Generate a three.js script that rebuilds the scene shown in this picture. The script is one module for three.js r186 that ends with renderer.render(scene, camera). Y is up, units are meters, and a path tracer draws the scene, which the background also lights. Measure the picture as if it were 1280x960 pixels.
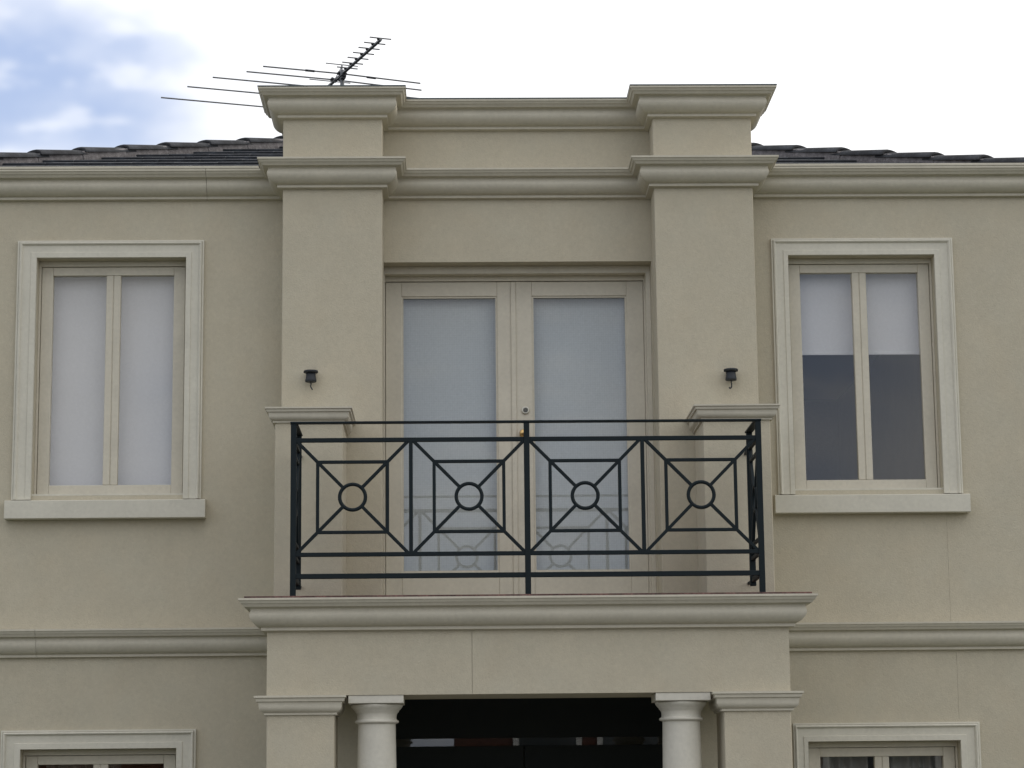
import * as THREE from 'three';
import { RoundedBoxGeometry } from 'three/addons/geometries/RoundedBoxGeometry.js';
import { mergeGeometries, mergeVertices, toCreasedNormals } from 'three/addons/utils/BufferGeometryUtils.js';
import { createNoise2D, createNoise3D, createNoise4D } from 'simplex-noise';

// ------------------------------------------------------------------ camera, sky, sun, exposure
const scene = new THREE.Scene();
const EYE = 1.75;
const camera = new THREE.PerspectiveCamera(2 * Math.atan(480 / 2968.4) * 180 / Math.PI, 4 / 3, 0.1, 900);
{
  const f = new THREE.Vector3(0.02381384, 0.1764674, -0.98401837);
  camera.position.set(-0.42209, EYE, 15.46944);
  camera.up.set(0.00604098, 0.98425414, 0.17665588);
  camera.lookAt(camera.position.clone().add(f));
}
const renderer = new THREE.WebGLRenderer({ antialias: true });
renderer.toneMapping = THREE.LinearToneMapping;
renderer.toneMappingExposure = 1.21;
renderer.shadowMap.enabled = true;
renderer.shadowMap.type = THREE.PCFSoftShadowMap;

let seedState = 20231;
const rand = () => { seedState = (seedState * 1664525 + 1013904223) >>> 0; return seedState / 4294967296; };
const n2 = createNoise2D(rand), n3 = createNoise3D(rand);
const sstep = (a, b, x) => { const t = Math.min(1, Math.max(0, (x - a) / (b - a))); return t * t * (3 - 2 * t); };

const SUN = new THREE.Vector3(26, 24, -11).normalize();
function makeSky() {
  const W = 3072, H = 1536, data = new Float32Array(W * H * 4);
  const fbm = (x, y, z, o) => { let s = 0, a = 0.5, f = 1; for (let i = 0; i < o; i++) { s += a * n3(x * f, y * f, z * f); a *= 0.5; f *= 2.03; } return s; };
  for (let j = 0; j < H; j++) {
    const el = ((j + 0.5) / H - 0.5) * Math.PI, cy = Math.cos(el), y = Math.sin(el);
    for (let i = 0; i < W; i++) {
      const k = (j * W + i) * 4;
      if (y < -0.12) { data[k] = 0.25; data[k + 1] = 0.25; data[k + 2] = 0.23; data[k + 3] = 1; continue; }
      const az = ((i + 0.5) / W - 0.5) * 2 * Math.PI, x = cy * Math.cos(az), z = cy * Math.sin(az);
      const c = fbm(x * 2.2 + 5.1, y * 4.5, z * 2.2 + 1.7, 4);
      // broken cloud: blue openings, closing up to a white veil towards the hidden sun behind the house
      const toSun = x * SUN.x + y * SUN.y + z * SUN.z;
      const da = (Math.atan2(x, -z) * 180 / Math.PI + 12.2) / 7.4, de = (el * 180 / Math.PI - 16.9) / 3.1;
      const wob = 0.40 * fbm(x * 13 + 2, y * 26, z * 13, 4);
      const near = 1 - Math.sqrt(da * da + de * de) + wob;
      let blue = Math.max(sstep(-0.30, 0.60, c - 0.75 * sstep(-0.05, 0.40, toSun)), 0.95 * sstep(-0.28, 0.78, near));
      const wisp = sstep(0.08, 0.62, fbm(x * 20 + 9, y * 60, z * 20 + 4, 5));
      blue *= 1 - 0.40 * wisp;
      const shade = 1 + 0.10 * fbm(x * 6 + 3, y * 12, z * 6, 3);
      const wh = (0.90 + 0.20 * sstep(-0.2, 0.9, toSun)) * shade;
      const hb = 1 - 0.25 * Math.max(0, y);
      const b = [0.37 * hb + 0.02, 0.48 * hb + 0.02, 0.69];
      data[k] = wh * (1 - blue) + b[0] * blue;
      data[k + 1] = wh * 1.005 * (1 - blue) + b[1] * blue;
      data[k + 2] = wh * 1.02 * (1 - blue) + b[2] * blue;
      data[k + 3] = 1;
    }
  }
  const t = new THREE.DataTexture(data, W, H, THREE.RGBAFormat, THREE.FloatType);
  t.mapping = THREE.EquirectangularReflectionMapping;
  t.magFilter = THREE.LinearFilter; t.minFilter = THREE.LinearFilter;
  t.needsUpdate = true;
  return t;
}
const skyTex = makeSky();
scene.background = skyTex;
scene.environment = skyTex;

const sun = new THREE.DirectionalLight(0xfff3e2, 1.0);
sun.position.set(26, 27, -11);
sun.target.position.set(0, 3, 0);
sun.castShadow = true;
sun.shadow.radius = 34;
sun.shadow.mapSize.set(2048, 2048);
Object.assign(sun.shadow.camera, { left: -14, right: 14, top: 14, bottom: -14, near: 5, far: 90 });
scene.add(sun, sun.target);

// ------------------------------------------------------------------ procedural textures and materials
function tex(size, fn, srgb) {
  const d = new Uint8Array(size * size * 4);
  for (let j = 0; j < size; j++) for (let i = 0; i < size; i++) {
    const c = fn(i / size, j / size, i, j), k = (j * size + i) * 4;
    for (let q = 0; q < 3; q++) d[k + q] = Math.max(0, Math.min(255, Math.round(255 * c[q])));
    d[k + 3] = 255;
  }
  const t = new THREE.DataTexture(d, size, size, THREE.RGBAFormat);
  t.wrapS = t.wrapT = THREE.RepeatWrapping; t.magFilter = THREE.LinearFilter;
  t.minFilter = THREE.LinearMipmapLinearFilter; t.generateMipmaps = true;
  if (srgb) t.colorSpace = THREE.SRGBColorSpace;
  t.needsUpdate = true;
  return t;
}
// periodic 2D noise on the torus: cells = how many features across the tile
const torus = (() => { const a = createNoise4D(rand);
  return (u, v, cells) => { const r = cells / (2 * Math.PI), A = u * 2 * Math.PI, B = v * 2 * Math.PI; return 1.2 * a(r * Math.cos(A), r * Math.sin(A), r * Math.cos(B), r * Math.sin(B)); }; })();
const grey = (v) => [v, v, v];
// render coat: trowel mottling, fine sand, a few faint rain marks; the tile covers 2.4 m
const renderMap = tex(1024, (u, v) => {
  const m = 0.010 * torus(u, v, 5) + 0.009 * torus(u, v, 17) + 0.016 * torus(u, v, 60) + 0.05 * (rand() - 0.5);
  const tint = 0.004 * torus(v, u, 9);
  return [0.95 + m + tint, 0.95 + m, 0.95 + m - tint];
}, true);
const renderBump = tex(1024, (u, v) => grey(0.5 + 0.16 * torus(u, v, 40) + 0.14 * torus(u, v, 130) + 0.30 * (rand() - 0.5)), false);
// smooth painted mouldings: nearly even with brush marks
const trimMap = tex(512, (u, v) => {
  const m = 0.020 * torus(u, v, 6) + 0.018 * torus(u, v, 40) + 0.03 * (rand() - 0.5);
  return grey(0.95 + m);
}, true);
const tileMap = tex(512, (u, v) => {
  const m = 0.16 * torus(u, v, 7) + 0.16 * torus(u, v, 28) + 0.10 * (rand() - 0.5);
  return [0.70 + m, 0.71 + m, 0.73 + m];
}, true);
const capMap = tex(512, (u, v) => {
  const l = torus(u, v, 12), s = torus(u, v, 45);
  const m = 0.12 * torus(u, v, 4) + 0.12 * s + 0.08 * (rand() - 0.5) - 0.10 * l;
  return [0.70 + m, 0.69 + m, 0.69 + m];
}, true);
const weaveMap = tex(512, (u, v, i, j) => {
  const w = 0.035 * Math.sin(i * Math.PI / 2) + 0.035 * Math.sin(j * Math.PI / 2) + 0.012 * torus(u, v, 20) + 0.03 * (rand() - 0.5);
  return grey(0.92 + w);
}, true);
// coarser open weave of the door screens
const screenMap = tex(512, (u, v, i, j) => {
  const w = 0.010 * Math.sin(i * Math.PI / 8) + 0.010 * Math.sin(j * Math.PI / 8) + 0.02 * torus(u, v, 20) + 0.05 * (rand() - 0.5);
  return grey(0.88 + w);
}, true);
const metalBump = tex(256, (u, v) => grey(0.5 + 0.2 * torus(u, v, 30) + 0.25 * (rand() - 0.5)), false);

const rep = (t, m) => { const c = t.clone(); c.repeat.set(1 / m, 1 / m); c.needsUpdate = true; return c; };
const lin = (r, g, b) => new THREE.Color().setRGB(r, g, b);
const rm24 = rep(renderMap, 2.4), rb05 = rep(renderBump, 0.7), tm15 = rep(trimMap, 1.5);
const M = {
  wall: new THREE.MeshStandardMaterial({ color: lin(0.568, 0.516, 0.396), map: rm24, bumpMap: rb05, bumpScale: 0.0022, roughness: 0.94 }),
  moulding: new THREE.MeshStandardMaterial({ color: lin(0.615, 0.575, 0.470), map: tm15, roughness: 0.8 }),
  architrave: new THREE.MeshStandardMaterial({ color: lin(0.675, 0.645, 0.545), map: tm15, roughness: 0.75 }),
  joinery: new THREE.MeshStandardMaterial({ color: lin(0.650, 0.605, 0.495), map: tm15, roughness: 0.5 }),
  column: new THREE.MeshStandardMaterial({ color: lin(0.675, 0.645, 0.555), map: tm15, roughness: 0.7 }),
  iron: new THREE.MeshPhysicalMaterial({ color: lin(0.009, 0.015, 0.018), bumpMap: rep(metalBump, 0.3), bumpScale: 0.0004, roughness: 0.6, specularIntensity: 0.35 }),
  flashing: new THREE.MeshStandardMaterial({ color: lin(0.10, 0.12, 0.125), roughness: 0.6, metalness: 0.4 }),
  floorTile: new THREE.MeshStandardMaterial({ color: lin(0.22, 0.11, 0.09), map: rep(tileMap, 0.6), roughness: 0.8 }),
  roofTile: [0.9, 1.0, 1.15].map((k) => new THREE.MeshStandardMaterial({ color: lin(0.040 * k, 0.046 * k, 0.055 * k), map: rep(tileMap, 0.8), roughness: 0.85 })),
  cap: [0.85, 1.0, 1.15].map((k) => new THREE.MeshStandardMaterial({ color: lin(0.075 * k, 0.082 * k, 0.092 * k), map: rep(capMap, 0.9), roughness: 0.9 })),
  mortar: new THREE.MeshStandardMaterial({ color: lin(0.37, 0.355, 0.355), map: rep(capMap, 0.5), roughness: 0.95 }),
  glass: new THREE.MeshPhysicalMaterial({ color: 0xffffff, transmission: 1, thickness: 0, roughness: 0.0, ior: 1.52 }),
  blindWhite: new THREE.MeshStandardMaterial({ color: lin(0.68, 0.68, 0.69), map: rep(weaveMap, 0.5), roughness: 0.95, side: THREE.DoubleSide }),
  blindGrey: new THREE.MeshStandardMaterial({ color: lin(0.58, 0.615, 0.60), map: rep(screenMap, 0.5), roughness: 0.95, side: THREE.DoubleSide }),
  curtain: new THREE.MeshPhysicalMaterial({ color: lin(0.55, 0.55, 0.52), map: rep(weaveMap, 0.4), roughness: 1, transmission: 0.35, thickness: 0 }),
  room: new THREE.MeshStandardMaterial({ color: lin(0.16, 0.15, 0.14), roughness: 0.9 }),
  porchShadePaint: new THREE.MeshStandardMaterial({ color: lin(0.020, 0.027, 0.030), roughness: 0.8 }),  // near-black tone carries the shade inside the porch
  brass: new THREE.MeshStandardMaterial({ color: lin(0.62, 0.42, 0.18), metalness: 1, roughness: 0.3 }),
  chrome: new THREE.MeshStandardMaterial({ color: lin(0.62, 0.60, 0.52), metalness: 0.6, roughness: 0.35 }),
  keyhole: new THREE.MeshStandardMaterial({ color: lin(0.12, 0.12, 0.11), metalness: 0.7, roughness: 0.5 }),
  aluminium: new THREE.MeshStandardMaterial({ color: lin(0.16, 0.165, 0.17), metalness: 0.6, roughness: 0.5 }),
  plastic: new THREE.MeshStandardMaterial({ color: lin(0.02, 0.024, 0.03), roughness: 0.6 }),
  grass: new THREE.MeshStandardMaterial({ color: lin(0.09, 0.11, 0.045), map: rep(tileMap, 3), roughness: 1 }),
  paving: new THREE.MeshStandardMaterial({ color: lin(0.30, 0.28, 0.25), map: rep(tileMap, 2), roughness: 0.95 }),
  asphalt: new THREE.MeshStandardMaterial({ color: lin(0.06, 0.06, 0.062), map: rep(tileMap, 1.5), roughness: 0.95 }),
  brick: new THREE.MeshStandardMaterial({ color: lin(0.24, 0.09, 0.055), map: rep(tileMap, 1), roughness: 0.95 }),
  terracotta: new THREE.MeshStandardMaterial({ color: lin(0.20, 0.075, 0.045), map: rep(tileMap, 1), roughness: 0.9 }),
  whiteTrim: new THREE.MeshStandardMaterial({ color: lin(0.75, 0.75, 0.72), roughness: 0.6 }),
  farGlass: new THREE.MeshStandardMaterial({ color: lin(0.05, 0.06, 0.065), roughness: 0.05 }),
};

// ------------------------------------------------------------------ helpers
// uv in metres, from the dominant direction of each face
function metric(g) {
  if (g.index) g = g.toNonIndexed();
  const p = g.attributes.position, uv = new Float32Array(p.count * 2);
  const a = new THREE.Vector3(), b = new THREE.Vector3(), c = new THREE.Vector3();
  for (let i = 0; i < p.count; i += 3) {
    a.fromBufferAttribute(p, i); b.fromBufferAttribute(p, i + 1); c.fromBufferAttribute(p, i + 2);
    const n = b.clone().sub(a).cross(c.clone().sub(a)), ax = Math.abs(n.x), ay = Math.abs(n.y), az = Math.abs(n.z);
    [a, b, c].forEach((q, k) => {
      const o = (i + k) * 2;
      if (az >= ax && az >= ay) { uv[o] = q.x; uv[o + 1] = q.y; } else if (ax >= ay) { uv[o] = q.z + 0.37; uv[o + 1] = q.y; } else { uv[o] = q.x; uv[o + 1] = q.z + 0.71; }
    });
  }
  g.setAttribute('uv', new THREE.BufferAttribute(uv, 2));
  return g;
}
const flat = (g) => { g = g.index ? g.toNonIndexed() : g; for (const k of Object.keys(g.attributes)) if (!['position', 'normal', 'uv'].includes(k)) g.deleteAttribute(k); if (!g.attributes.uv) g.setAttribute('uv', new THREE.BufferAttribute(new Float32Array(g.attributes.position.count * 2), 2)); return g; };
const merge = (gs) => (gs.length === 1 ? gs[0] : mergeGeometries(gs.map(flat)));
function box(x0, x1, y0, y1, z0, z1) {
  const g = new THREE.BoxGeometry(x1 - x0, y1 - y0, z1 - z0); g.translate((x0 + x1) / 2, (y0 + y1) / 2, (z0 + z1) / 2); return g;
}
function rbox(x0, x1, y0, y1, z0, z1, r = 0.006) {
  const g = new RoundedBoxGeometry(x1 - x0, y1 - y0, z1 - z0, 2, r); g.translate((x0 + x1) / 2, (y0 + y1) / 2, (z0 + z1) / 2); return g;
}
function mesh(name, geos, mat, parent) {
  const m = new THREE.Mesh(metric(merge(Array.isArray(geos) ? geos : [geos])), mat);
  m.name = name; m.castShadow = true; m.receiveShadow = true; parent.add(m); return m;
}
const taken = {};
function numbered(n) { const k = taken[n] = (taken[n] ?? -1) + 1; return k ? `${n}_${String(k).padStart(3, '0')}` : n; }
function thing(name, label, category, group) {
  const o = new THREE.Group(); o.name = numbered(name); o.userData = { label, category }; if (group) o.userData.group = group; scene.add(o); return o;
}
function sub(name, parent) { const o = new THREE.Group(); o.name = name; parent.add(o); return o; }
function structure(name, geos, mat) { const m = mesh(name, geos, mat, scene); m.userData = { kind: 'structure' }; return m; }
// square bar from a to b
function bar(a, b, w, h, round = 0.003) {
  const A = new THREE.Vector3(...a), B = new THREE.Vector3(...b), L = A.distanceTo(B);
  const g = new RoundedBoxGeometry(w, L, h, 1, Math.min(round, w / 3, h / 3));
  g.applyQuaternion(new THREE.Quaternion().setFromUnitVectors(new THREE.Vector3(0, 1, 0), B.clone().sub(A).normalize()));
  const c = A.add(B).multiplyScalar(0.5); g.translate(c.x, c.y, c.z); return g;
}
function rod(a, b, r, r2 = r, seg = 10) {
  const A = new THREE.Vector3(...a), B = new THREE.Vector3(...b), g = new THREE.CylinderGeometry(r2, r, A.distanceTo(B), seg);
  g.applyQuaternion(new THREE.Quaternion().setFromUnitVectors(new THREE.Vector3(0, 1, 0), B.clone().sub(A).normalize()));
  const c = A.add(B).multiplyScalar(0.5); g.translate(c.x, c.y, c.z); return g;
}
// sweep a profile [[out, h], ...] along a 2D path with mitred corners; place(px, py, h) -> [x, y, z]
function sweep(path, profile, place, closed = false, caps = true) {
  const n = path.length, pts = [];
  for (let i = 0; i < n; i++) {
    const P = path[i], prev = i > 0 ? path[i - 1] : closed ? path[n - 1] : null, next = i < n - 1 ? path[i + 1] : closed ? path[0] : null;
    const nor = (a, b) => { const dx = b[0] - a[0], dy = b[1] - a[1], l = Math.hypot(dx, dy); return [-dy / l, dx / l]; };
    const n1 = prev ? nor(prev, P) : nor(P, next), n2_ = next ? nor(P, next) : n1;
    const d = 1 + n1[0] * n2_[0] + n1[1] * n2_[1], m = [(n1[0] + n2_[0]) / d, (n1[1] + n2_[1]) / d];
    pts.push(profile.map(([o, h]) => place(P[0] + m[0] * o, P[1] + m[1] * o, h)));
  }
  const pos = [], tri = (a, b, c) => pos.push(...a, ...b, ...c);
  const last = closed ? n : n - 1;
  for (let i = 0; i < last; i++) {
    const A = pts[i], B = pts[(i + 1) % n];
    for (let j = 0; j < profile.length - 1; j++) { tri(A[j], B[j], B[j + 1]); tri(A[j], B[j + 1], A[j + 1]); }
  }
  if (!closed && caps) {
    const v2 = profile.map(([o, h]) => new THREE.Vector2(o, h)), f = THREE.ShapeUtils.triangulateShape(v2, []);
    for (const [a, b, c] of f) { tri(pts[0][a], pts[0][b], pts[0][c]); tri(pts[n - 1][a], pts[n - 1][c], pts[n - 1][b]); }
  }
  const g = new THREE.BufferGeometry();
  g.setAttribute('position', new THREE.BufferAttribute(new Float32Array(pos), 3));
  return toCreasedNormals(g, 0.5);
}
// crown moulding: lip, stepped fascia, cyma, bead; total projection 0.157, height 0.18
const crown = (ps = 1, hs = 1) => [
  [0, 0], [0.157, 0], [0.157, 0.012], [0.151, 0.0145], [0.143, 0.029], [0.138, 0.030], [0.126, 0.047], [0.119, 0.049],
  [0.099, 0.052], [0.093, 0.056], [0.0905, 0.064], [0.0925, 0.074], [0.0965, 0.084], [0.098, 0.094], [0.0955, 0.105], [0.090, 0.117], [0.081, 0.129], [0.070, 0.140], [0.057, 0.149], [0.044, 0.1545],
  [0.034, 0.157], [0.034, 0.174], [0.010, 0.179], [0, 0.180]].map(([p, h]) => [p * ps, h * hs]);
const smallCap = (ps = 1, hs = 1) => [
  [0, 0], [0.060, 0], [0.060, 0.010], [0.052, 0.014], [0.049, 0.028], [0.040, 0.032], [0.037, 0.044], [0.037, 0.054], [0.033, 0.066], [0.024, 0.076], [0.014, 0.081], [0.012, 0.082], [0.012, 0.092], [0, 0.094]].map(([p, h]) => [p * ps, h * hs]);
const plan = (top) => (px, py, h) => [px, top - h, py];

// ------------------------------------------------------------------ the ground
structure('ground', new THREE.CircleGeometry(400, 64).rotateX(-Math.PI / 2), M.grass);
structure('front_path', box(-2.6, 2.6, 0.004, 0.03, 1.9, 15), M.paving);
structure('footpath', box(-60, 60, 0.004, 0.03, 15, 16.6), M.paving);
structure('kerb', box(-60, 60, -0.1, 0.1, 17.6, 17.75), M.paving);
structure('road', box(-60, 60, -0.2, 0.012, 17.75, 25.0), M.asphalt);

// ------------------------------------------------------------------ the house
const XL = -4.56, XR = 3.50;                 // wall corners
const A = 1.55, a = 0.896, ZP = 0.29;        // pilasters
const YTOP = 6.436, YLOW = 5.960, YWALL = 5.980;
const BX = 1.538, ZB = 1.442, YBT = 2.980, YBM = 2.420;
const PI0 = 1.127, PI1 = 1.549, ZQ = 0.811, YPED = 4.233;

const house = thing('rendered_house', 'two storey cream rendered house with classical cornices, columned porch and balcony', 'house');

const openings = {   // inner edges of the architraves
  upperLeft: { x0: -3.196, x1: -2.208, y0: 3.800, y1: 5.390, o: [-3.325, -2.090, 5.508], sill: [-3.357, -2.056] },
  upperRight: { x0: 1.808, x1: 2.789, y0: 3.800, y1: 5.384, o: [1.697, 2.917, 5.500], sill: [1.667, 2.950] },
  lowerLeft: { x0: -3.221, x1: -2.226, y0: 0.75, y1: 2.161, o: [-3.348, -2.102, 2.282], sill: [-3.38, -2.07] },
  lowerRight: { x0: 1.840, x1: 2.827, y0: 0.75, y1: 2.163, o: [1.747, 2.957, 2.281], sill: [1.715, 2.99] },
};
const DO = { x0: -0.93, x1: 0.893, y0: 2.96, y1: 5.354 };    // balcony door opening
const EO = { x0: -0.97, x1: 1.03, y0: 0.12, y1: 2.62 };      // entrance opening
{
  const s = new THREE.Shape([[XL, 0], [XR, 0], [XR, 5.955], [XL, 5.955]].map((p) => new THREE.Vector2(...p)));
  const hole = (x0, x1, y0, y1) => s.holes.push(new THREE.Path([[x0, y0], [x0, y1], [x1, y1], [x1, y0]].map((p) => new THREE.Vector2(...p))));
  for (const o of Object.values(openings)) hole(o.x0, o.x1, o.y0, o.y1);
  hole(DO.x0, DO.x1, DO.y0, DO.y1); hole(EO.x0, EO.x1, EO.y0, EO.y1);
  hole(2.8294, 2.8306, 2.30, 2.735); hole(2.8022, 2.8032, 2.93, 3.64);   // control joints in the render
  const g = new THREE.ExtrudeGeometry(s, { depth: 0.24, bevelEnabled: false }); g.translate(0, 0, -0.24);
  mesh('front_wall', g, M.wall, house);
}
mesh('side_wall', box(XL, XL + 0.24, 0, 5.95, -7, -0.2405), M.wall, house);
mesh('side_wall', box(XR - 0.24, XR, 0, 5.95, -7, -0.2405), M.wall, house);
mesh('back_wall', box(XL, XR, 0, 5.95, -7.24, -7.0005), M.wall, house);
mesh('ground_floor_slab', box(XL + 0.241, XR - 0.241, 0.02, 0.12, -6.999, -0.2415), M.room, house);
mesh('upper_floor_slab', box(XL + 0.241, XR - 0.241, 2.66, 2.95, -6.999, -0.2415), M.room, house);
mesh('ceiling', box(XL + 0.241, XR - 0.241, 5.6, 5.9, -6.999, -0.2415), M.room, house);
for (const x of [-1.4, 1.4]) {
  mesh('room_wall', box(x - 0.05, x + 0.05, 2.951, 5.599, -6.99, -0.2415), M.room, house);
  mesh('room_wall', box(x - 0.05, x + 0.05, 0.121, 2.659, -6.99, -0.2415), M.room, house);
}

// pilasters and parapet
for (const s of [-1, 1]) {
  const x0 = s < 0 ? -A : a, x1 = s < 0 ? -a : A;
  mesh('pilaster', rbox(x0, x1, 2.97, YTOP - 0.02, 0.0015, ZP, 0.007), M.wall, house);
}
mesh('parapet', [box(-A + 0.001, A - 0.001, 5.958, YTOP - 0.02, -0.115, 0)], M.wall, house);
// upper crown round the parapet, with its capping
const upPath = [[-A, -0.114], [-A, ZP], [-a, ZP], [-a, 0], [a, 0], [a, ZP], [A, ZP], [A, -0.114]];
mesh('parapet_cornice', sweep(upPath, crown(), plan(YTOP)), M.moulding, house);
{
  const P = 0.1595, sh = new THREE.Shape([[-A - P, 0.114], [-A - P, -ZP - P], [-a + P, -ZP - P], [-a + P, -P], [a - P, -P], [a - P, -ZP - P], [A + P, -ZP - P], [A + P, 0.114]].map((p) => new THREE.Vector2(...p)));
  const g = new THREE.ExtrudeGeometry(sh, { depth: 0.007, bevelEnabled: false }); g.rotateX(-Math.PI / 2); g.translate(0, YTOP + 0.0015, 0);
  mesh('parapet_flashing', g, M.flashing, house);
}
// eaves crown along the wall and round the pilasters, in lengths with fine joints
mesh('eaves_cornice', sweep([[XL, -3], [XL, 0], [-2.0735, 0]], crown(), plan(YLOW)), M.moulding, house);
mesh('eaves_cornice', sweep([[-2.071, 0], [-A, 0], [-A, ZP], [-a, ZP], [-a, 0], [a, 0], [a, ZP], [A, ZP], [A, 0], [XR, 0], [XR, -3]], crown(), plan(YLOW)), M.moulding, house);
for (const [p0, p1] of [[-4.72, -1.72], [1.72, 3.66]]) mesh('eaves_edge', rbox(p0, p1, YLOW + 0.0015, YWALL, 0.128, 0.160, 0.004), M.moulding, house);
// string course between the storeys
mesh('string_course', sweep([[XL, -3], [XL, 0], [-3.132, 0]], crown(0.80), plan(2.922)), M.moulding, house);
mesh('string_course', sweep([[-3.130, 0], [-BX - 0.001, 0]], crown(0.80), plan(2.922)), M.moulding, house);
mesh('string_course', sweep([[BX + 0.001, 0], [XR, 0], [XR, -3]], crown(0.80), plan(2.922)), M.moulding, house);

// ------------------------------------------------------------------ porch and balcony
{
  const s = new THREE.Shape([[-BX, YBM], [BX, YBM], [BX, YBT - 0.01], [-BX, YBT - 0.01]].map((p) => new THREE.Vector2(...p)));
  s.holes.push(new THREE.Path([[-0.3350, YBM + 0.004], [-0.3350, 2.80], [-0.3330, 2.80], [-0.3330, YBM + 0.004]].map((p) => new THREE.Vector2(...p))));
  const g = new THREE.ExtrudeGeometry(s, { depth: 0.05, bevelEnabled: false }); g.translate(0, 0, ZB - 0.05);
  mesh('porch_beam', [g, box(-BX, BX, YBM + 0.0005, YBT - 0.011, ZB - 0.62, ZB - 0.0505)], M.wall, house);
}
for (const s of [-1, 1]) mesh('porch_side_beam', s < 0 ? box(-BX, -BX + 0.35, YBM, YBT - 0.012, 0.001, ZB - 0.6215) : box(BX - 0.35, BX, YBM, YBT - 0.012, 0.001, ZB - 0.6215), M.wall, house);
mesh('porch_ceiling', box(-BX + 0.351, BX - 0.351, 2.70, YBT - 0.014, 0.001, ZB - 0.622), M.wall, house);
mesh('balcony_cornice', sweep([[-BX, 0.001], [-BX, ZB], [BX, ZB], [BX, 0.001]], crown(1, 1.04), plan(YBT)), M.moulding, house);
mesh('balcony_floor', rbox(-1.665, 1.665, YBT + 0.001, YBT + 0.013, 0.30, 1.570, 0.003), M.floorTile, house);
for (const s of [-1, 1]) {
  const x0 = s < 0 ? -PI1 : PI0, x1 = s < 0 ? -PI0 : PI1;
  const p = sub('balcony_pedestal', house);
  mesh('pedestal_shaft', rbox(x0, x1, YBT + 0.0135, YPED - 0.004, ZP + 0.001, ZQ, 0.006), M.wall, p);
  mesh('pedestal_cap', [sweep([[x0, ZP + 0.002], [x0, ZQ], [x1, ZQ], [x1, ZP + 0.002]], smallCap(), plan(YPED)), box(x0 - 0.001, x1 + 0.001, YPED - 0.005, YPED - 0.0005, ZP + 0.002, ZQ + 0.001)], M.moulding, p);
}
// piers and columns under the beam
for (const s of [-1, 1]) {
  const x0 = s < 0 ? -BX : 1.141, x1 = s < 0 ? -1.141 : BX;
  const p = sub('porch_pier', house);
  mesh('pier_shaft', rbox(x0 + 0.001, x1 - 0.001, 0.121, YBM - 0.001, 1.03, ZB - 0.001, 0.007), M.wall, p);
  mesh('pier_cap', sweep([[x0, 1.03], [x0, ZB], [x1, ZB], [x1, 1.03], [x0 - 1e-4, 1.03]].slice(0, 4), smallCap(1.15, 1.2), plan(YBM - 0.0015)), M.moulding, p);
}
function column(x) {
  const c = sub('porch_column', house), z = 1.275, Y = YBM - 0.001;
  mesh('abacus', rbox(x - 0.162, x + 0.162, Y - 0.047, Y, z - 0.162, z + 0.162, 0.004), M.column, c);
  const cap = [[0.0, 0.0475], [0.152, 0.0475], [0.154, 0.056], [0.150, 0.066], [0.140, 0.078], [0.131, 0.086], [0.131, 0.092], [0.125, 0.096], [0.119, 0.106], [0.1165, 0.122], [0.117, 0.136], [0.120, 0.139], [0.128, 0.143], [0.131, 0.150], [0.128, 0.157], [0.118, 0.160], [0.1115, 0.163]];
  let g = new THREE.LatheGeometry(cap.map(([r, d]) => new THREE.Vector2(r, Y - d)).reverse(), 48); g.translate(x, 0, z);
  mesh('capital', g, M.column, c).geometry = metricKeep(g);
  const sh = []; for (let i = 0; i <= 20; i++) { const t = i / 20; sh.push(new THREE.Vector2(0.130 - 0.0185 * Math.pow(t, 1.6), 0.26 + t * (Y - 0.1635 - 0.26))); }
  g = new THREE.LatheGeometry(sh, 48); g.translate(x, 0, z); mesh('shaft', g, M.column, c).geometry = metricKeep(g);
  const ba = [[0.131, 0.26], [0.136, 0.25], [0.150, 0.24], [0.160, 0.225], [0.160, 0.212], [0.150, 0.198], [0.145, 0.196], [0.145, 0.19], [0.0, 0.19]];
  g = new THREE.LatheGeometry(ba.map(([r, y]) => new THREE.Vector2(r, y)).reverse(), 48); g.translate(x, 0, z); mesh('base', [g, box(x - 0.17, x + 0.17, 0.121, 0.1895, z - 0.17, z + 0.17)], M.column, c);
}
function metricKeep(g) { const n = metric(g.clone()); return n; }
column(-0.899); column(0.905);
mesh('porch_floor', rbox(-1.8, 1.8, 0.0, 0.12, 0.002, 1.85, 0.01), M.paving, house);

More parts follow.
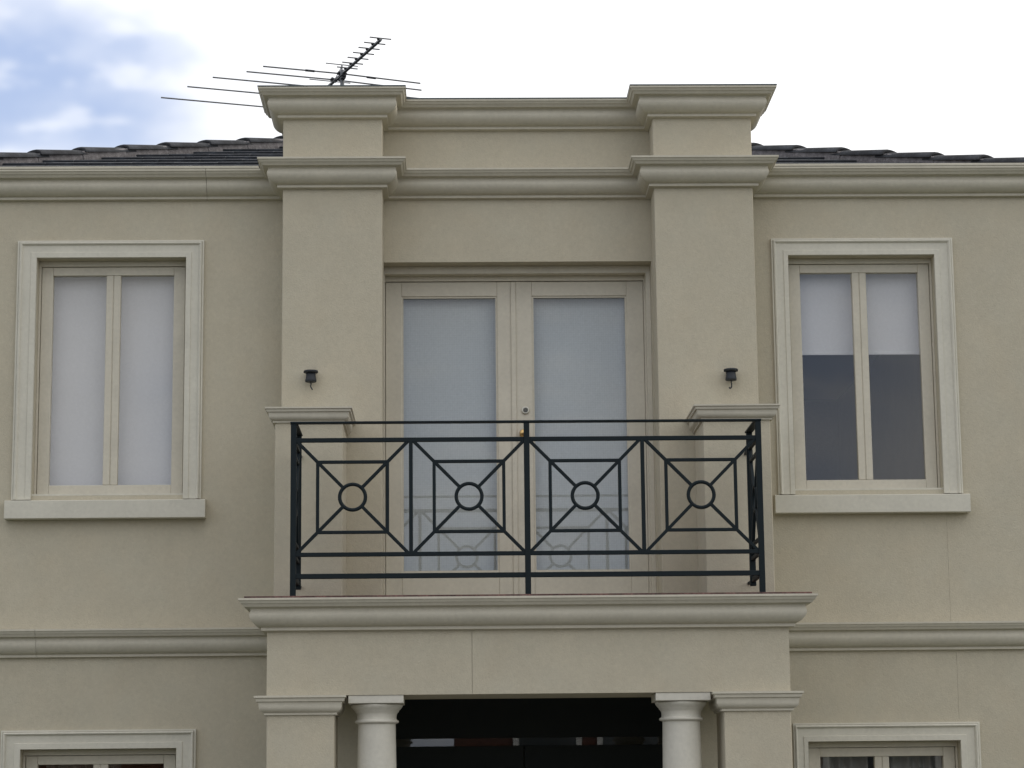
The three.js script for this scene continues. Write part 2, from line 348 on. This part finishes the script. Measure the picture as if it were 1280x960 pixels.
// entrance recess: double doors below a slim glazed transom, porch shade put into their near-black colour
{
  const e = sub('entrance', house), Z = -0.90;
  mesh('recess_wall', box(EO.x0 - 0.12, EO.x0 - 0.001, 0.121, 2.655, Z, -0.2415), M.wall, e);
  mesh('recess_wall', box(EO.x1 + 0.001, EO.x1 + 0.12, 0.121, 2.655, Z, -0.2415), M.wall, e);
  mesh('recess_ceiling', box(EO.x0 + 0.0, EO.x1 - 0.0, 2.622, 2.655, Z, -0.2415), M.wall, e);
  mesh('head_panel', rbox(EO.x0, EO.x1, 2.2325, 2.621, Z - 0.05, Z, 0.003), M.porchShadePaint, e);  // dark sheet for the shaded void above the transom
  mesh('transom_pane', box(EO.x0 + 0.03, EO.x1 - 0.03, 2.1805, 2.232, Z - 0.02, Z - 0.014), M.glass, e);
  mesh('transom_backing', box(EO.x0, EO.x1, 2.16, 2.25, Z - 0.12, Z - 0.06), M.porchShadePaint, e);
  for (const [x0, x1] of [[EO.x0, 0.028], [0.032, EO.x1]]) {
    mesh('door_leaf', rbox(x0, x1, 0.122, 2.180, Z - 0.05, Z, 0.003), M.porchShadePaint, e);
    for (const [y0, y1] of [[0.3, 1.0], [1.15, 2.0]]) mesh('door_panel', rbox(x0 + 0.14, x1 - 0.14, y0, y1, Z - 0.002, Z + 0.012, 0.005), M.porchShadePaint, e);
  }
  mesh('door_handle', rod([0.09, 1.05, Z + 0.06], [0.09, 1.2, Z + 0.06], 0.01), M.brass, e);
}

// ------------------------------------------------------------------ windows
function makeWindow(o, zf = -0.08) {
  const w = sub('window', house);
  const [ox0, ox1, oy1] = o.o, sl = o.sill, sillTop = o.y0 - 0.028;
  // moulded surround on three sides, standing on the sill
  const tw = [(o.x0 - ox0), (oy1 - o.y1), (ox1 - o.x1)];
  const k = tw[1];
  const prof = [[0, 0.0005], [0, 0.022], [-0.010, 0.024], [-0.012, 0.020], [-0.014, 0.034], [-0.022, 0.038], [-0.028, 0.034], [-0.034, 0.024], [-0.036, 0.0235], [-0.082, 0.0235], [-0.084, 0.029], [-k + 0.001, 0.030], [-k + 0.001, 0.0005]];
  const side = (x0, x1, sgn) => prof.map(([p, h]) => [p * Math.abs(x1 - x0) / k, h]);
  // top and sides differ slightly in width, so each is its own mitred length
  const pos = [], tri = (p, q, r) => pos.push(...p, ...q, ...r);
  const at = (t, c) => { // t 0..1 from outer to inner edge; c: bottom-left, top-left, top-right, bottom-right
    const xl = ox0 + t * tw[0], xr = ox1 - t * tw[2], yt = oy1 - t * tw[1];
    return [[xl, sillTop], [xl, yt], [xr, yt], [xr, sillTop]][c];
  };
  for (let c = 0; c < 3; c++) for (let j = 0; j < prof.length - 1; j++) {
    const t0 = -prof[j][0] / k, t1 = -prof[j + 1][0] / k, h0 = prof[j][1], h1 = prof[j + 1][1];
    const p = [...at(t0, c), h0], q = [...at(t0, c + 1), h0], r = [...at(t1, c + 1), h1], s = [...at(t1, c), h1];
    tri(p, q, r); tri(p, r, s);
  }
  const g = new THREE.BufferGeometry(); g.setAttribute('position', new THREE.BufferAttribute(new Float32Array(pos), 3));
  mesh('architrave', toCreasedNormals(g, 0.4), M.architrave, w);
  // sill with a weathered top
  const Y = o.y0 - 0.158, ring = [[0.0005, Y], [0.075, Y], [0.078, Y + 0.003], [0.078, Y + 0.115], [0.074, Y + 0.119], [0.03, Y + 0.1245], [0.0005, Y + 0.1275]];
  mesh('sill', sweep([[sl[0], 0], [sl[1], 0]], ring, (px, py, h) => [px, h, py]), M.architrave, w);
  mesh('sill_inner', box(o.x0 + 0.0005, o.x1 - 0.0005, o.y0 + 0.0005, o.y0 + 0.012, -0.235, -0.001), M.architrave, w);
  // fixed frame
  const f = 0.036, y0 = o.y0 + 0.013;
  mesh('frame', [box(o.x0 + 0.001, o.x1 - 0.001, o.y1 - f, o.y1 - 0.001, zf - 0.09, zf), box(o.x0 + 0.001, o.x0 + 0.014, y0, o.y1 - f - 0.0005, zf - 0.09, zf), box(o.x1 - 0.014, o.x1 - 0.001, y0, o.y1 - f - 0.0005, zf - 0.09, zf)], M.joinery, w);
  // sashes: outer stiles and rails, a mullion between the two lights
  const sx0 = o.x0 + 0.017, sx1 = o.x1 - 0.017, sy0 = y0 + 0.004, sy1 = o.y1 - f - 0.003, zs = zf - 0.012, st = 0.075, gx0 = sx0 + st, gx1 = sx1 - st, xm = (gx0 + gx1) / 2, gy0 = sy0 + 0.064, gy1 = sy1 - 0.056;
  mesh('stile', rbox(sx0, gx0, sy0, sy1, zs - 0.05, zs, 0.003), M.joinery, w);
  mesh('stile', rbox(gx1, sx1, sy0, sy1, zs - 0.05, zs, 0.003), M.joinery, w);
  mesh('rail', rbox(gx0 + 0.0005, gx1 - 0.0005, gy1, sy1, zs - 0.05, zs - 0.001, 0.003), M.joinery, w);
  mesh('rail', rbox(gx0 + 0.0005, gx1 - 0.0005, sy0, gy0, zs - 0.05, zs - 0.001, 0.003), M.joinery, w);
  mesh('mullion', [rbox(xm - 0.048, xm - 0.002, gy0 + 0.0005, gy1 - 0.0005, zs - 0.05, zs - 0.002, 0.005), rbox(xm + 0.002, xm + 0.048, gy0 + 0.0005, gy1 - 0.0005, zs - 0.05, zs - 0.002, 0.005), box(xm - 0.0019, xm + 0.0019, gy0 + 0.001, gy1 - 0.001, zs - 0.05, zs - 0.008)], M.joinery, w);
  for (const [p0, p1] of [[gx0, xm - 0.048], [xm + 0.048, gx1]]) mesh('pane', box(p0 + 0.0005, p1 - 0.0005, gy0 + 0.0005, gy1 - 0.0005, zs - 0.030, zs - 0.026), M.glass, w);
  return { gx0, gx1, gy0, gy1, xm, z: zs - 0.03 };
}
const W = {}; for (const [k, o] of Object.entries(openings)) W[k] = makeWindow(o);

// ------------------------------------------------------------------ balcony doors
{
  const Y0 = YBT + 0.014;
  const f = sub('door_frame', house);
  mesh('head', box(DO.x0 + 0.001, DO.x1 - 0.001, 5.302, DO.y1 - 0.001, -0.20, -0.12), M.joinery, f);
  mesh('head_stop', box(DO.x0 + 0.001, DO.x1 - 0.001, 5.268, DO.y1 - 0.001, -0.238, -0.2005), M.joinery, f);
  mesh('jamb', box(DO.x0 + 0.001, -0.892, Y0, 5.3015, -0.238, -0.12), M.joinery, f);
  mesh('jamb', [box(0.862, DO.x1 - 0.001, Y0, 5.3015, -0.20, -0.12), box(0.852, DO.x1 - 0.001, Y0, 5.2675, -0.238, -0.2005)], M.joinery, f);
  const leaf = (x0, x1, g0, g1, nm) => {
    const d = sub('balcony_door', house), z1 = -0.212, z0 = -0.252, gy0 = 3.300, gy1 = 5.166, top = 5.264;
    mesh('stile', rbox(x0, g0, Y0, top, z0, z1, 0.003), M.joinery, d);
    mesh('stile', rbox(g1, x1, Y0, top, z0, z1, 0.003), M.joinery, d);
    mesh('rail', rbox(g0 + 0.0005, g1 - 0.0005, gy1, top, z0, z1 - 0.001, 0.003), M.joinery, d);
    mesh('rail', rbox(g0 + 0.0005, g1 - 0.0005, Y0, gy0, z0, z1 - 0.001, 0.003), M.joinery, d);
    const b = 0.012; mesh('glazing_bead', [box(g0, g0 + b, gy0, gy1, z0 + 0.02, z1 - 0.01), box(g1 - b, g1, gy0, gy1, z0 + 0.02, z1 - 0.01), box(g0 + b, g1 - b, gy1 - b, gy1, z0 + 0.02, z1 - 0.01), box(g0 + b, g1 - b, gy0, gy0 + b, z0 + 0.02, z1 - 0.01)], M.joinery, d);
    mesh('pane', box(g0 + 0.001, g1 - 0.001, gy0 + 0.001, gy1 - 0.001, z0 + 0.012, z0 + 0.016), M.glass, d);
    return d;
  };
  const dl = leaf(-0.889, -0.031, -0.782, -0.138);
  mesh('astragal', rbox(-0.046, -0.013, Y0, 5.262, -0.211, -0.201, 0.004), M.joinery, dl);
  const dr = leaf(-0.028, 0.850, 0.096, 0.737);
  const lock = new THREE.TorusGeometry(0.020, 0.0075, 10, 28); lock.translate(0.046, 4.382, -0.206);
  const lk = mesh('deadlock', lock, M.chrome, dr);
  const cyl = new THREE.CylinderGeometry(0.014, 0.014, 0.02, 20); cyl.rotateX(Math.PI / 2); cyl.translate(0.046, 4.382, -0.205);
  mesh('lock_cylinder', cyl, M.keyhole, dr);
  const kn = new THREE.LatheGeometry([[0, 0], [0.024, 0], [0.024, 0.006], [0.010, 0.010], [0.009, 0.03], [0.02, 0.036], [0.025, 0.048], [0.02, 0.06], [0, 0.064]].map((p) => new THREE.Vector2(...p)), 24); kn.rotateX(Math.PI / 2); kn.translate(0.028, 4.222, -0.211);
  mesh('door_knob', kn, M.brass, dr);
}

// ------------------------------------------------------------------ roof
{
  const roof = sub('roof', house), t = 0.35, YE = 5.895, ZE = 0.12, RXL = -4.71, RXR = 3.60, DM = 3.6;
  // deck: front, left and right slopes and a flat top, closed below
  const zb = -7.4, F = (x, d, y, z) => [x, y ?? YE + t * d, z ?? ZE - d];
  const k0 = 0.10, y0 = YE + t * k0, e = [[RXL + k0, y0, ZE - k0], [RXR - k0, y0, ZE - k0], [RXR - k0, y0, zb], [RXL + k0, y0, zb]], r = [[RXL + DM, YE + t * DM, ZE - DM], [RXR - DM, YE + t * DM, ZE - DM], [RXR - DM, YE + t * DM, zb + DM], [RXL + DM, YE + t * DM, zb + DM]];
  const pos = []; const quad = (p, q, s, u) => pos.push(...p, ...q, ...s, ...p, ...s, ...u);
  for (let i = 0; i < 4; i++) { const j = (i + 1) % 4; quad(e[i], e[j], r[j], r[i]); }
  quad(r[0], r[1], r[2], r[3]);
  const g = new THREE.BufferGeometry(); g.setAttribute('position', new THREE.BufferAttribute(new Float32Array(pos), 3)); g.computeVertexNormals();
  mesh('roof_deck', g, M.roofTile[0], roof);
  // tiles of the front slope, course by course, beside the parapet
  const c = Math.cos(Math.atan(t)), gauge = 0.31, tw = 0.302;
  const tileG = [0, 1, 2].map((v) => { const q = new RoundedBoxGeometry(0.3012, 0.026, 0.385, 1, 0.006); return metric(q); });
  for (let i = 0; i < 11; i++) {
    const d = (i * gauge + 0.17) * c + 0.05;
    for (let x = RXL - 0.1 + (i % 2) * tw / 2; x < RXR + 0.2; x += tw) {
      if (x < RXL + d - 0.03 || x > RXR - d + 0.03 || (x > -1.4 && x < 1.4)) continue;
      const m = new THREE.Mesh(tileG[Math.floor(rand() * 3)], M.roofTile[Math.floor(rand() * 3)]);
      m.name = 'roof_tile'; m.castShadow = m.receiveShadow = true;
      m.position.set(x, YE + t * d + 0.030 + 0.003 * (rand() - 0.5), ZE - d);
      m.rotation.set(Math.atan(t) - 0.055 + 0.006 * (rand() - 0.5), 0.008 * (rand() - 0.5), 0.004 * (rand() - 0.5));
      roof.add(m);
    }
  }
  // hip cappings bedded in mortar
  const half = [[0.124, 0.046], [0.121, 0.060], [0.104, 0.080], [0.062, 0.094], [0.022, 0.098]], inner = [[0.0, 0.080], [0.055, 0.075], [0.092, 0.062], [0.108, 0.046]];
  const capShape = new THREE.Shape([...half.map(([x, y]) => [-x, y]), ...half.slice().reverse(), ...inner.slice().reverse(), ...inner.slice(1).map(([x, y]) => [-x, y])].map((p) => new THREE.Vector2(...p)));
  const L = 0.47;
  const capG = new THREE.ExtrudeGeometry(capShape, { depth: L, bevelEnabled: true, bevelThickness: 0.006, bevelSize: 0.006, bevelOffset: -0.006, bevelSegments: 2 });
  // taper: the lower (near) end is wider and higher
  { const p = capG.attributes.position; for (let i = 0; i < p.count; i++) { const k = 1 - 0.14 * Math.min(1, Math.max(0, p.getZ(i) / L)); p.setX(i, p.getX(i) * k); p.setY(i, p.getY(i) * k); } capG.computeVertexNormals(); }
  const capM = [0, 1, 2, 3, 4].map((v) => { const q = metric(toCreasedNormals(capG, 0.6)), u = q.attributes.uv; for (let i = 0; i < u.count; i++) u.setXY(i, u.getX(i) + 0.137 * v, u.getY(i) + 0.231 * v); return q; });
  for (const [s, X0, step, phase, caps, mort] of [[1, RXL, 0.274, 0.165, M.cap, M.mortar], [-1, RXR, 0.279, 0.085, M.cap, M.mortar]]) {
    const dir = new THREE.Vector3(s, t, -1).normalize(), side = new THREE.Vector3(0, 1, 0).cross(dir).normalize(), up = dir.clone().cross(side).normalize();
    const basis = new THREE.Matrix4().makeBasis(side, up, dir);
    for (let i = 0; i < 12; i++) {
      const d = phase + i * step; if (d > 3.4) break;
      const m = new THREE.Mesh(capM[Math.floor(rand() * 5)], caps[Math.floor(rand() * 3)]); m.name = 'hip_cap'; m.castShadow = m.receiveShadow = true;
      m.quaternion.setFromRotationMatrix(basis); m.rotateX(0.030 + 0.010 * (rand() - 0.5));
      m.position.set(X0 + s * d, YE + t * d + 0.022, ZE - d); roof.add(m);
      // mortar bed under this capping, uneven
      const w = 0.098 + 0.010 * rand(), mb = new RoundedBoxGeometry(2 * w, 0.115, step * 1.47, 2, 0.010);
      const mm = new THREE.Mesh(metric(mb), mort); mm.name = 'mortar_bed'; mm.castShadow = mm.receiveShadow = true;
      mm.quaternion.setFromRotationMatrix(basis); mm.position.set(X0 + s * (d + 0.12), YE + t * (d + 0.12) + 0.022, ZE - d - 0.12); roof.add(mm);
    }
  }
}

// ------------------------------------------------------------------ balcony railing
{
  const R = thing('balcony_railing', 'black iron balcony railing with square, cross and ring panels', 'railing');
  const z = ZB + 0.03, X = 1.386, yb = YBT + 0.013, yt = 4.031, y1 = 3.926, y2 = 3.243, y3 = 3.115, w = 0.022, zb = 1.035;
  const B = (n, p, q, ww = w, h = w) => mesh(n, bar(p, q, ww, h), M.iron, R);
  for (const x of [-X, 0, X]) B('post', [x, yb, z], [x, yt - 0.006, z], 0.034, 0.034);
  // front rails
  B('top_rail', [-X - 0.02, yt, z], [X + 0.02, yt, z], 0.012, 0.045);
  B('rail', [-X, y1, z], [X, y1, z], 0.026, 0.022); B('rail', [-X, y2, z], [X, y2, z], 0.025, 0.022); B('rail', [-X, y3, z], [X, y3, z], 0.030, 0.022);
  for (const x of [-0.690, 0.690]) B('baluster', [x, y2, z], [x, y1, z], 0.023, 0.0215);
  const panel = (P, hw, sq, rr) => { // P(u, y) -> point; u across the panel
    const yc = (y1 + y2) / 2, hy = (y1 - y2) / 2, sy = sq * hy / hw;
    const C = [[-1, -1], [1, -1], [1, 1], [-1, 1]];
    for (let i = 0; i < 4; i++) { const [p, q] = [C[i], C[(i + 1) % 4]]; B('square_bar', P(p[0] * sq, yc + p[1] * sy), P(q[0] * sq, yc + q[1] * sy), 0.0195, 0.020); }
    for (const [cx, cy] of C) { const l = Math.hypot(hw, hy); B('diagonal', P(cx * hw * 0.985, yc + cy * hy * 0.985), P(cx * hw * rr / l, yc + cy * hy * rr / l), 0.0195, 0.0195); }
    return yc;
  };
  for (const xc of [-1.036, -0.345, 0.345, 1.036]) {
    const yc = panel((u, y) => [xc + u, y, z], 0.337, 0.207, 0.0765);
    const g = new THREE.TorusGeometry(0.0765, 0.011, 10, 40); g.translate(xc, yc, z); mesh('ring', g, M.iron, R);
  }
  // returns to the pedestals
  for (const s of [-1, 1]) {
    const x = s * X, zc = (z + zb) / 2;
    B('return_post', [x, 3.078, zb], [x, yt - 0.006, zb], 0.036, 0.034);
    B('top_rail', [x, yt - 0.0004, z - 0.023], [x, yt - 0.0004, zb - 0.03], 0.045, 0.012);
    for (const [y, h] of [[y1, 0.022], [y2, 0.022], [y3, 0.030]]) { B('rail', [x, y, z], [x, y, zb], 0.022, h); }
    const yc = panel((u, y) => [x, y, zc + u], (z - zb) / 2, 0.165, 0.0765);
    const g = new THREE.TorusGeometry(0.0765, 0.011, 10, 40); g.rotateY(Math.PI / 2); g.translate(x, yc, zc); mesh('ring', g, M.iron, R);
    for (const y of [y1, y3]) B('wall_bracket', [x, y - 0.001, zb - 0.012], [x, y - 0.001, ZQ + 0.001], 0.016, 0.016);
  }
}

// ------------------------------------------------------------------ bare wall lights on the pilasters
function wallLight(x, y, label, bend) {
  const o = thing('wall_light', label, 'wall light', 'wall lights on the pilasters');
  o.position.set(x, y, ZP);
  const z = 0.055;
  const lathe = (pts) => { const g = new THREE.LatheGeometry(pts.map((p) => new THREE.Vector2(...p)), 28); g.translate(0, 0, z); return g; };
  mesh('wall_plate', rbox(-0.026, 0.026, -0.045, 0.02, 0.0005, 0.010, 0.003), M.plastic, o);
  mesh('arm', bar([0, -0.012, 0.008], [0, -0.012, z], 0.022, 0.022), M.plastic, o);
  mesh('canopy', lathe([[0, 0.012], [0.044, 0.010], [0.047, 0.006], [0.047, -0.004], [0.030, -0.006], [0, -0.006]]), M.plastic, o);
  mesh('cup', lathe([[0, -0.0065], [0.031, -0.0065], [0.031, -0.02], [0.034, -0.042], [0.037, -0.052], [0.036, -0.064], [0.028, -0.066], [0, -0.066]]), M.plastic, o);
  const pts = bend > 0 ? [[0, -0.06], [0.001, -0.078], [-0.001, -0.092], [0.004, -0.104], [0.011, -0.116]] : [[0, -0.06], [0.001, -0.08], [0.003, -0.098], [-0.001, -0.112], [-0.010, -0.117], [-0.013, -0.108]];
  mesh('loose_wire', new THREE.TubeGeometry(new THREE.CatmullRomCurve3(pts.map(([u, v]) => new THREE.Vector3(u, v, z))), 24, 0.0042, 7), M.plastic, o);
}
wallLight(-1.356, 4.548, 'small black wall light with straight loose wire, on pilaster nearer the antenna', 1);
wallLight(1.366, 4.542, 'small black wall light with hooked wire, on pilaster beside the half blind window', -1);

// ------------------------------------------------------------------ blinds and curtains
function blind(label, x0, x1, y0, y1, z, mat, group) {
  const o = thing('roller_blind', label, 'roller blind', group);
  o.position.set((x0 + x1) / 2, y0, z); const hw = (x1 - x0) / 2, h = y1 - y0;
  const g = new THREE.PlaneGeometry(2 * hw, h, 30, 30), p = g.attributes.position;
  for (let i = 0; i < p.count; i++) p.setZ(i, 0.0025 * n2(p.getX(i) * 3 + x0 * 7, p.getY(i) * 2));
  g.translate(0, h / 2, 0); g.computeVertexNormals();
  const q = g.clone(); q.translate(0, 0, -0.001);
  mesh('fabric', g, mat, o);
  mesh('bottom_bar', rbox(-hw, hw, -0.012, 0.008, -0.006, 0.006, 0.003), mat, o);
  mesh('roller_tube', rod([-hw, h + 0.02, -0.022], [hw, h + 0.02, -0.022], 0.02, 0.02, 16), mat, o);
}
blind('full length white roller blind behind the fully covered upper window', W.upperLeft.gx0 - 0.02, W.upperLeft.gx1 + 0.02, 3.84, W.upperLeft.gy1 + 0.02, -0.205, M.blindWhite);
blind('half lowered white roller blind above dark glass in upper window', W.upperRight.gx0 - 0.02, W.upperRight.gx1 + 0.02, 4.758, W.upperRight.gy1 + 0.02, -0.205, M.blindWhite);
blind('blue grey woven blind behind the balcony door leaf without a lock', -0.81, -0.10, 3.20, 5.22, -0.300, M.blindGrey, 'woven blinds behind the balcony doors');
blind('blue grey woven blind behind the balcony door leaf with the lock', 0.06, 0.77, 3.20, 5.22, -0.300, M.blindGrey, 'woven blinds behind the balcony doors');
function curtain(label, x0, x1, y0, y1, z, phase) {
  const o = thing('curtain', label, 'curtain', 'curtains in the ground floor windows');
  o.position.set((x0 + x1) / 2, y0, z); const w = x1 - x0, h = y1 - y0;
  const g = new THREE.PlaneGeometry(w, h, 90, 8), p = g.attributes.position;
  for (let i = 0; i < p.count; i++) { const x = p.getX(i); p.setZ(i, 0.02 * Math.sin(x * 75 + phase + 0.8 * Math.sin(x * 21)) + 0.004 * n2(x * 9, p.getY(i) * 2)); }
  g.translate(0, h / 2, 0); g.computeVertexNormals();
  mesh('cloth', g, M.curtain, o);
  mesh('curtain_rod', rod([-w / 2 - 0.03, h + 0.01, 0], [w / 2 + 0.03, h + 0.01, 0], 0.008), M.plastic, o);
}
curtain('pale drawn curtain in ground floor window below the full white blind', -3.10, -2.62, 0.6, 2.12, -0.28, 0.3);
curtain('pale curtain tied to one side in ground floor window beside the porch pier', 1.86, 2.27, 0.6, 2.12, -0.28, 0);
curtain('second pale curtain in ground floor window below the half blind window', 2.42, 2.80, 0.6, 2.12, -0.28, 1.7);

// ------------------------------------------------------------------ television antenna
{
  const T = thing('television_antenna', 'thin grey television antenna standing on the roof behind the parapet', 'antenna');
  const O = [-1.258, 7.2025, -1.7], b = [0.335, -0.03, 0.942], e = [0.945, 0, -0.325];
  T.position.set(O[0], 6.45, O[2]);
  const y0 = O[1] - 6.45, P = (s, l, dy = 0) => [b[0] * s + e[0] * l, y0 + b[1] * s + dy, b[2] * s + e[2] * l];
  mesh('mast', rod([0, 0, 0], [0, y0 + 0.03, 0], 0.016), M.aluminium, T);
  mesh('mast_foot', rod([0, 0.02, 0], [0, 0.16, 0], 0.03), M.aluminium, T);
  mesh('boom', bar(P(-1.2, 0), P(0.95, 0), 0.020, 0.020), M.aluminium, T);
  mesh('mast_clamp', bar(P(-0.09, 0, -0.015), P(0.06, 0, -0.015), 0.034, 0.034), M.plastic, T);
  mesh('junction_box', bar(P(-0.03, 0.0, -0.035), P(0.05, 0.0, -0.035), 0.03, 0.03), M.plastic, T);
  for (let i = 0; i < 7; i++) {   // short directors towards the front
    const s = 0.13 + i * 0.135;
    mesh('director', rod(P(s, -0.080, 0.012), P(s, 0.080, 0.012), 0.005), M.aluminium, T);
    mesh('director_clip', bar(P(s - 0.012, -0.022, 0.008), P(s - 0.012, 0.014, 0.008), 0.014, 0.012), M.plastic, T);
  }
  for (const [s, l, r] of [[-0.04, 0.60, 0.63], [-0.22, 0.68, 0.70], [-0.46, 0.88, 0.86], [-0.78, 1.0, 0.98], [-1.16, 1.12, 1.1]]) {
    mesh('long_element', [rod(P(s, -l, 0.010), P(s, 0, 0.014), 0.006), rod(P(s, 0, 0.014), P(s, r, 0.0), 0.006)], M.aluminium, T);
    mesh('element_clamp', bar(P(s - 0.02, 0, 0.012), P(s + 0.02, 0, 0.012), 0.05, 0.02), M.plastic, T);
  }
  for (const l of [-0.24, 0.24]) mesh('insulator', rod(P(-0.04, l - 0.035, 0.012 - 0.005 * (l > 0)), P(-0.04, l + 0.035, 0.012 - 0.007 * (l > 0)), 0.009), M.plastic, T);
  // reflector rods above and below the boom on a short upright
  mesh('reflector_upright', rod(P(-0.01, 0, -0.07), P(-0.01, 0, 0.075), 0.006), M.aluminium, T);
  mesh('reflector_rod', rod(P(-0.01, -0.125, 0.075), P(-0.01, 0.125, 0.075), 0.004), M.aluminium, T);
  mesh('reflector_rod', rod(P(-0.12, -0.22, -0.03), P(-0.12, 0.10, -0.03), 0.004), M.aluminium, T);
  mesh('stay', rod(P(-0.16, -0.01, 0), P(-0.02, 0, 0.06), 0.003), M.aluminium, T);
}

// ------------------------------------------------------------------ houses over the road, mirrored in the entrance transom and the panes
function brickHouse(label, x0, x1, z, wins) {
  const o = thing('brick_house', label, 'house', 'houses across the road');
  const cx = (x0 + x1) / 2; o.position.set(cx, 0, z);
  const hw = (x1 - x0) / 2, H = 4.6;
  mesh('wall', box(-hw, hw, 0, H, 0, 9), M.brick, o);
  const r = sub('roof', o);
  const pos = []; const E = [[-hw - 0.4, H, -0.4], [hw + 0.4, H, -0.4], [hw + 0.4, H, 9.4], [-hw - 0.4, H, 9.4]], R = [[-hw + 4, H + 1.9, 4.5], [hw - 4, H + 1.9, 4.5]];
  pos.push(...E[0], ...R[0], ...R[1], ...E[0], ...R[1], ...E[1], ...E[1], ...R[1], ...E[2], ...E[2], ...R[1], ...R[0], ...E[2], ...R[0], ...E[3], ...E[3], ...R[0], ...E[0], ...E[0], ...E[1], ...E[2], ...E[0], ...E[2], ...E[3]);
  const g = new THREE.BufferGeometry(); g.setAttribute('position', new THREE.BufferAttribute(new Float32Array(pos), 3)); g.computeVertexNormals();
  mesh('roof_covering', g, M.terracotta, r);
  for (const [a0, a1, y0, y1] of wins) {
    const w = sub('window', o), p0 = a0 - cx, p1 = a1 - cx;
    mesh('frame', [box(p0, p0 + 0.12, y0, y1, -0.06, -0.002), box(p1 - 0.12, p1, y0, y1, -0.06, -0.002), box(p0 + 0.121, p1 - 0.121, y1 - 0.1, y1, -0.06, -0.002), box(p0 + 0.121, p1 - 0.121, y0, y0 + 0.1, -0.06, -0.002)], M.whiteTrim, w);
    mesh('pane', box(p0 + 0.121, p1 - 0.121, y0 + 0.101, y1 - 0.101, -0.03, -0.0025), M.farGlass, w);
  }
}
brickHouse('brown brick house across the road with wide white windows', -0.5, 13, 33, [[0.74, 2.18, 2.2, 3.7], [2.5, 4.0, 2.2, 3.7], [7, 9.4, 2.2, 3.7]]);
brickHouse('brown brick house across the road with small white windows', -15, -1.6, 33, [[-5, -3.6, 2.2, 3.6], [-11, -9.2, 2.2, 3.6]]);

renderer.render(scene, camera);
